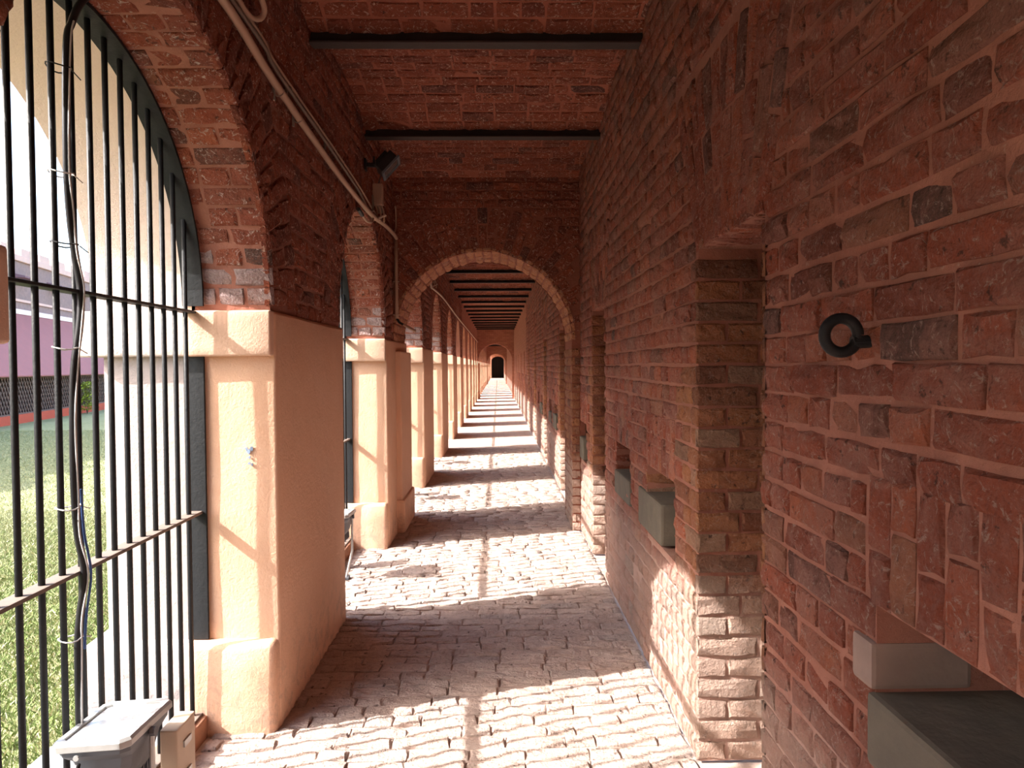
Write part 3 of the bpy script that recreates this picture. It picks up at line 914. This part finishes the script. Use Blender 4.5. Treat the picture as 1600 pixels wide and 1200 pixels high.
MB().tube(smooth_path(P3, 5), .0035, 6).build('wire', 'blue_wire', cb_, smooth=True, label='thin blue wire')
for z in (2.36, 2.06, 1.86, 1.56, 1.10, .72, .42):
    yy = .01
    for q in P:
        if abs(q[2] - z) < .12: yy = q[1]
    pts = [(.005 + .03 * math.cos(t), yy * .5 + (.026 + yy * .5) * math.sin(t), z + .004 * math.sin(2 * t)) for t in [2 * PI * j / 14 for j in range(15)]]
    m_ = MB().tube(pts, .0022, 5); m_.tube([(.03, yy + .01, z), (.035, yy + .045, z - .014)], .0018, 5)
    m_.build('tie', 'white_wire' if z < 2.2 and z > .5 and z != 1.86 else 'black_rubber', sheath)

# ------------------------------------------------------------------ wall conduits
def conduit(name, label, pts, r, m, clamps=(), smooth=True, n=5):
    e = empty(name, (0, 0, 0), label=label, cat='pipe', group=None)
    tb = MB().tube(smooth_path(pts, n) if smooth else pts, r, 8).build('tube', m, e, smooth=True)
    for (y_, z_) in clamps:
        c = MB().box(XL - .002, XL + .006, y_ - .008, y_ + .008, z_ - r - .02, z_ + r + .02)
        ring = [(XL + .006 + r + (r + .003) * math.cos(t), y_, z_ + (r + .003) * math.sin(t)) for t in [2 * PI * j / 10 for j in range(11)]]
        c.tube(ring, .003, 5); c.build('clamp', 'pvc_grey', tb)
    return e
X1 = XL + .028
conduit('conduit', 'thick beige conduit pipe running along the top of the left wall',
        [(X1, -1, 2.70), (X1, 1, 2.71), (X1, 2.3, 2.725), (X1, 2.92, 2.665), (X1, 3.7, 2.62), (X1, 4.4, 2.595), (X1, 5.2, 2.60), (X1, 5.8, 2.645), (X1, 6.25, 2.66), (X1 + .01, 6.36, 2.64)],
        .0165, 'pvc', [(3.02, 2.655), (3.3, 2.64), (5.3, 2.61)])
conduit('conduit', 'thin grey-beige conduit just above the thick pipe on the left wall',
        [(XL + .018, -1, 2.77), (XL + .018, 2.5, 2.775), (XL + .018, 3.0, 2.735), (XL + .018, 4.0, 2.70), (XL + .02, 4.7, 2.665), (XL + .025, 5.0, 2.62), (XL + .03, 5.1, 2.60), (XL + .04, 5.16, 2.64), (XL + .035, 5.18, 2.74)], .008, 'pvc_grey', [(3.2, 2.735), (3.9, 2.71)])
conduit('conduit', 'thinnest pale conduit, topmost of the pipes on the left wall',
        [(XL + .015, -1, 2.80), (XL + .015, 2.5, 2.805), (XL + .015, 3.0, 2.765), (XL + .015, 4.0, 2.735), (XL + .017, 4.8, 2.70), (XL + .02, 5.3, 2.655), (XL + .02, 5.9, 2.66), (XL + .03, 6.3, 2.69), (XL + .035, 6.36, 2.80), (XL + .03, 6.37, 2.93)], .0065, 'pvc', [(4.3, 2.725)])
conduit('conduit_hook', 'short hooked end of conduit at the top edge of the left wall',
        [(XL + .02, 2.35, 2.85), (XL + .02, 2.62, 2.80), (XL + .045, 2.70, 2.80), (XL + .07, 2.70, 2.84), (XL + .06, 2.6, 2.90)], .011, 'pvc')
e = conduit('conduit', 'vertical brown conduit in the corner left of the nearest cross arch',
        [(XL + .03, 6.375, 2.66), (XL + .03, 6.375, 2.4), (XL + .03, 6.375, 2.1), (XL + .032, 6.375, 1.93)], .0155, 'pvc', (), False)
for z_ in (2.26, 1.965): MB().box(XL, XL + .055, 6.36, 6.392, z_ - .004, z_ + .004).build('clamp', 'pvc', e)
MB().tube(smooth_path([(XL + .032, 6.375, 1.94), (XL + .05, 6.375, 1.90), (XL + .09, 6.37, 1.875)], 4), .011).build('elbow', 'lamp_black', e)
MB().tube([(XL + .09, 6.37, 1.877), (XL + .20, 6.36, 1.815)], .012).build('tail', 'pvc', e, label='pale cut end of conduit')
conduit('conduit', 'pale conduit zigzagging along the left wall beyond the nearest cross arch',
        [(XL + .05, 7.2, 2.70), (XL + .03, 7.9, 2.66), (XL + .03, 8.6, 2.64), (XL + .05, 9.3, 2.62), (XL + .05, 9.6, 2.56), (XL + .03, 10.2, 2.60), (XL + .03, 12, 2.64), (XL + .02, 16, 2.62), (XL + .02, 22, 2.62), (XL + .02, 32.8, 2.6)], .014, 'pvc')
conduit('conduit', 'second pale conduit with a bend under the far black floodlight',
        [(XL + .06, 7.2, 2.80), (XL + .03, 8.0, 2.74), (XL + .04, 8.4, 2.66), (XL + .09, 8.5, 2.62), (XL + .12, 9.0, 2.66)], .010, 'pvc')

# ------------------------------------------------------------------ ceiling floodlights with their gear boxes
def ceiling_flood(y_, label, boxlabel):
    e = empty('floodlight', (XL, y_, 2.93), label=label, cat='floodlight')
    MB().box(0, .012, -.03, .03, -.04, .04).build('wall_plate', 'lamp_black', e)
    b_ = MB(); b_.box(.01, .09, -.012, .012, -.015, .0); b_.box(.01, .08, -.012, .012, .0, .0 + .012)
    b_.box(.075, .09, -.11, -.10, -.03, .03); b_.box(.075, .09, .10, .11, -.03, .03); b_.box(.075, .09, -.11, .11, -.016, -.004)
    b_.build('bracket', 'lamp_black', e)
    T = Matrix.Translation((.165, 0, -.005)) @ Matrix.Rotation(math.radians(6), 4, 'Z') @ Matrix.Rotation(math.radians(42), 4, 'Y')
    h = MB(); h.box(-.045, .02, -.095, .095, -.075, .075, cham=.01, M4=T)
    for i in range(6): h.box(-.07, -.04, -.08 + i * .03, -.074 + i * .03, -.05, .05, M4=T)
    h.build('housing', 'lamp_black', e)
    fr = MB()
    for a in ((-.105, .105, -.085, -.07), (-.105, .105, .07, .085)): fr.box(.02, .035, a[0], a[1], a[2], a[3], cham=.002, M4=T)
    for a in ((-.105, -.09, -.07, .07), (.09, .105, -.07, .07)): fr.box(.02, .035, a[0], a[1], a[2], a[3], cham=.002, M4=T)
    bz = fr.build('bezel', 'lamp_dark' , e)
    MB().box(.02, .026, -.09, .09, -.07, .07, M4=T).build('glass', 'glass_dark', bz)
    g = empty('gear_box', (XL, y_ + .32, 2.80), label=boxlabel, cat='electrical box')
    MB().box(0, .075, -.03, .03, -.085, .075, cham=.008).build('case', 'pvc', g)
    MB().box(.02, .06, .04, .075, -.13, .05, cham=.006).build('side_case', 'pvc_grey', g)
    MB().tube(smooth_path([(.04, 0, .07), (.07, -.05, .13), (.10, -.2, .10), (.12, -.28, .09)], 5), .004).build('lead', 'black_rubber', g)
    for q in range(3):
        MB().tube(smooth_path([(.02 + q * .02, 0, -.08), (.03 + q * .025, .01, -.14), (.02 + q * .03, .0, -.18 - .015 * q)], 5), .007).build('gland', 'pvc', g)
    MB().tube([(.10, -.02, -.16), (.0, -.02, -.20)], .009).build('stub', 'pvc', g)
ceiling_flood(5.08, 'black floodlight bracketed high on the left wall under the second ceiling beam', 'beige wiring box and clips below the near black ceiling floodlight')
ceiling_flood(9.6, 'small black floodlight high on the left seen through the nearest cross arch', 'small wiring box under the floodlight beyond the cross arch')
j_ = empty('cable_connector', (XL + .02, 4.72, 2.54), label='black cable connector with yellow-striped end poking out under the thick conduit', cat='connector')
MB().tube([(0, .0, 0), (.0, .13, -.012)], .014).build('plug', 'lamp_black', j_)
MB().tube(smooth_path([(0, .13, -.012), (.01, .25, -.03), (.012, .42, -.0), (.01, .5, .04)], 5), .008).build('lead', 'pvc', j_)

# ------------------------------------------------------------------ floodlights lying at the foot of the grilles
def ground_flood(k, label, boxlabel):
    e = empty('ground_floodlight', (-1.125 - (.02 if k else 0), 2.075 + PER * k, .0), label=label, cat='floodlight')
    T = Matrix.Translation((0, 0, .468)) @ Matrix.Rotation(math.radians(-2.5), 4, 'X') @ Matrix.Rotation(math.radians(-3), 4, 'Y')
    bm = bmesh.new(); bmesh.ops.create_cube(bm, size=1)
    def ringpts(hx, hy, z, c):
        return [(hx - c, -hy, z), (hx, -hy + c, z), (hx, hy - c, z), (hx - c, hy, z), (-hx + c, hy, z), (-hx, hy - c, z), (-hx, -hy + c, z), (-hx + c, -hy, z)]
    bm.free()
    def loft(rings, cap0=True, cap1=True):
        m_ = MB(); vs = [T @ Vector(p) for r_ in rings for p in r_]; fs = []
        for i in range(len(rings) - 1):
            for j in range(8): fs.append((i * 8 + j, i * 8 + (j + 1) % 8, (i + 1) * 8 + (j + 1) % 8, (i + 1) * 8 + j))
        if cap0: fs.append(tuple(range(7, -1, -1)))
        if cap1: fs.append(tuple(range(len(vs) - 8, len(vs))))
        return m_.add(vs, fs)
    bz = loft([ringpts(.103, .138, -.02, .02), ringpts(.108, .144, -.016, .022), ringpts(.108, .144, .0, .022), ringpts(.101, .136, .007, .02), ringpts(.087, .118, .006, .014), ringpts(.086, .117, -.004, .013)], True, False).build('bezel', 'alu', e)
    loft([ringpts(.086, .117, -.006, .013), ringpts(.086, .117, -.001, .013)]).build('glass', 'glass', bz)
    hs = loft([ringpts(.055, .07, -.15, .02), ringpts(.07, .085, -.12, .02), ringpts(.085, .10, -.06, .02), ringpts(.097, .13, -.035, .02), ringpts(.099, .132, -.02, .02)]).build('housing', 'lamp_dark', e)
    f = MB()
    for i in range(7): f.box(-.06, .06, -.072 + i * .024, -.066 + i * .024, -.19, -.14, M4=T)
    f.build('cooling_fins', 'lamp_dark', hs)
    for s in (-1, 1):
        MB().tube([T @ Vector((s * .103, -.0, -.03)), Vector((s * .103, 0, .20)), Vector((s * .06, 0, .015))], .008).build('bracket_arm', 'alu', e)
        arm_ = e.children[-1]
        MB().tube([T @ Vector((s * .105, -.01, -.03)), T @ Vector((s * .12, -.01, -.03))], .014, 8).build('knob', 'lamp_dark', arm_)
    MB().box(-.08, .08, -.03, .03, 0, .018).build('foot', 'lamp_dark', e)
    MB().tube([T @ Vector((-.03, -.146, -.03)), T @ Vector((-.03, -.15, -.03))], .008).build('screw', 'alu', e)
    MB().tube(smooth_path([T @ Vector((-.03, -.14, -.05)), Vector((-.06, -.15, .25)), Vector((-.10, -.11, .15)), Vector((-.09, .02, .10))], 5), .007).build('lead', 'black_rubber', e, smooth=True)
    g = empty('ballast_box', (-1.0 - (.17 if k else 0), 2.26 + PER * k + (.08 if k else 0), .0), label=boxlabel, cat='electrical box')
    cs = MB().box(-.06, -.005, -.06, .07, .17, .375, cham=.006).build('case', 'beige_box', g)
    for z in (.20, .30): MB().box(-.005, 0, -.02, .03, z, z + .02).build('latch', 'alu', cs)
    MB().box(-.055, -.015, -.04, .04, .0, .17).build('leg', 'beige_box', g)
    MB().tube([(-.03, -.07, .16), (-.05, -.16, .02)], .006).build('stay', 'lamp_dark', g)
ground_flood(0, 'silver-rimmed rectangular floodlight facing up at the foot of the near grille', 'beige ballast box behind the near silver floodlight')
ground_flood(1, 'silver floodlight whose edge peeks out behind the foreground pillar', 'beige ballast box hidden behind the foreground pillar')
ground_flood(2, 'silver floodlight at the foot of the third grille, behind the second pillar', 'beige ballast box at the third grille')
ground_flood(3, 'silver floodlight at the foot of the fourth grille', 'beige ballast box at the fourth grille')

# ------------------------------------------------------------------ iron ring on the right wall
ir = empty('iron_ring', (XR, 1.412, 1.557), label='black iron ring fixed to the right brick wall at eye height', cat='ring')
pts = [(-.052 + .034 * math.cos(t), .0, .034 * math.sin(t)) for t in [2 * PI * j / 28 for j in range(29)]]
MB().tube(pts, .0115, 10, caps=False).build('ring', 'iron', ir, smooth=True)
s = MB(); s.box(-.028, .03, -.012, .012, -.024, -.006, cham=.004); s.tube([(-.03, 0, -.014), (.02, 0, -.012)], .013, 8)
s.build('staple', 'iron', ir)

# ------------------------------------------------------------------ outside: lawn, grass, far wing of the building
lawn = MB().quad((-90, -60, -.30), (XO + .3, -60, -.30), (XO + .3, 140, -.30), (-90, 140, -.30)).build('lawn', 'lawn', kind='structure')
def blades(n, x0, x1, y0, y1, hmin, hmax):
    yy = y0 + (y1 - y0) * rng.random(n); 
    xx = x0 + (x1 - x0) * rng.random(n)
    h = hmin + (hmax - hmin) * rng.random(n); a = rng.random(n) * 2 * PI; w = .002 + .0028 * rng.random(n)
    lx = rng.normal(0, .5, n) * h; ly = rng.normal(0, .5, n) * h
    z0 = np.full(n, -.305)
    dx, dy = np.cos(a) * w, np.sin(a) * w
    V = np.stack([np.stack([xx - dx, yy - dy, z0], 1), np.stack([xx + dx, yy + dy, z0], 1),
                  np.stack([xx + lx * .4 + dx * .6, yy + ly * .4 + dy * .6, z0 + h * .6], 1), np.stack([xx + lx, yy + ly, z0 + h], 1)], 1).reshape(-1, 3)
    F = np.arange(4 * n).reshape(n, 4)
    return V, F
V1, F1 = blades(420000, -8.5, -1.85, -1.5, 9.0, .02, .06)
V2, F2 = blades(330000, -15.5, -1.85, 4.5, 21, .02, .05)
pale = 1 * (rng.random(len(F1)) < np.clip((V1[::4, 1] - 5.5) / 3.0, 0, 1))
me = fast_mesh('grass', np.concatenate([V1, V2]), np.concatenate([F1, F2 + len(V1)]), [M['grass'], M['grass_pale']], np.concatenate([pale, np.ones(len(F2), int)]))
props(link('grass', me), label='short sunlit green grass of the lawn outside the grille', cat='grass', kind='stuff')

ang = math.atan2(.195, 1)
W = empty('prison_wing', (-15.6, 22, -.30), ang, label='long mauve wing with pink awning and crenellated parapet across the lawn', cat='building')
# local y runs along the wing, local x points towards the corridor
Y0, Y1 = -26, 60
MB().box(-.12, .06, Y0, Y1, 0, .30).build('red_kerb', 'red_kerb', W, label='red painted kerb')
lat = MB()
y_ = Y0 + .6
while y_ < 30:
    for s in (-1, 1):
        M4 = Matrix.Translation((s * .012, y_, .95)) @ Matrix.Rotation(s * math.radians(32), 4, 'X')
        lat.box(-.008, .008, -.02, .02, -.76, .76, M4=M4)
    y_ += .19
lat.build('lattice', 'lattice', W, kind='stuff')
for z in (.32, 1.56): MB().box(-.03, .03, Y0, Y1, z - .03, z + .03).build('rail', 'lattice', W)
MB().box(-2.4, -2.3, Y0, Y1, 0, 3.2).build('inner_wall', 'shade_inside', W)
aw = MB(); aw.quad((.25, Y0, 1.56), (.25, Y1, 1.56), (-2.6, Y1, 4.10), (-2.6, Y0, 4.10)); aw.quad((.25, Y0, 1.60), (.25, Y1, 1.60), (-2.6, Y1, 4.14), (-2.6, Y0, 4.14)); aw.quad((.25, Y0, 1.56), (.25, Y1, 1.56), (.25, Y1, 1.60), (.25, Y0, 1.60))
aw.build('awning', 'pink_roof', W, label='sloping pink sheet awning')
MB().box(-2.75, -2.5, Y0, Y1, 4.08, 4.28).build('ledge', 'pink_edge', W, label='pale ledge above the awning')
MB().box(-8.5, -2.7, Y0, Y1, 0, 6.3).build('wall', 'far_plaster', W)
MB().box(-3.0, -2.62, Y0, Y1, 4.62, 4.72).build('string_course', 'far_pink', W)
MB().box(-3.1, -2.6, Y0, Y1, 6.30, 6.55, cham=.03).build('parapet', 'far_pink', W, label='pink cement coping')
y_ = Y0
while y_ < 30:
    MB().box(-2.98, -2.66, y_, y_ + 1.0, 6.55, 6.88, cham=.02).build('merlon', 'far_pink', W)
    y_ += 1.75
y_ = -24.5
while y_ < 30:
    h = MB(); h.add([(-2.7, y_, 5.75), (-2.15, y_ + .1, 5.62), (-2.15, y_ + 1.2, 5.62), (-2.7, y_ + 1.3, 5.75), (-2.7, y_, 5.55), (-2.15, y_ + .1, 5.55), (-2.15, y_ + 1.2, 5.55), (-2.7, y_ + 1.3, 5.55)],
                    [(0, 1, 2, 3), (4, 7, 6, 5), (0, 4, 5, 1), (1, 5, 6, 2), (2, 6, 7, 3), (3, 7, 4, 0)])
    h.build('window_hood', 'far_purple', W); y_ += 3.6
# small shrub at the far kerb
sh = empty('shrub', (-16.6, 29.0, -.30), label='small yellow-green shrub against the red kerb of the far wing', cat='shrub')
lf = MB()
for i in range(420):
    a = random.random() * 6.28; rr = random.random() ** .6 * .42; z = .15 + random.random() * 1.15
    c = Vector((rr * math.cos(a) * (1.1 - z * .4), rr * math.sin(a) * (1.1 - z * .4), z))
    d1 = Vector((random.gauss(0, 1), random.gauss(0, 1), random.gauss(0, .6))).normalized() * .075
    d2 = d1.cross(Vector((random.random(), random.random(), 1))).normalized() * .03
    lf.add([c - d1, c + d2, c + d1, c - d2 + Vector((0, 0, .01))], [(0, 1, 2, 3)])
lf.build('foliage', 'leaf', sh, kind='stuff')
st = MB()
for i in range(6):
    a = i * 1.05; st.tube([(0, 0, 0), (.12 * math.cos(a), .12 * math.sin(a), .5), (.26 * math.cos(a), .26 * math.sin(a), 1.05)], .012, 5)
st.build('stem', 'lattice', sh)
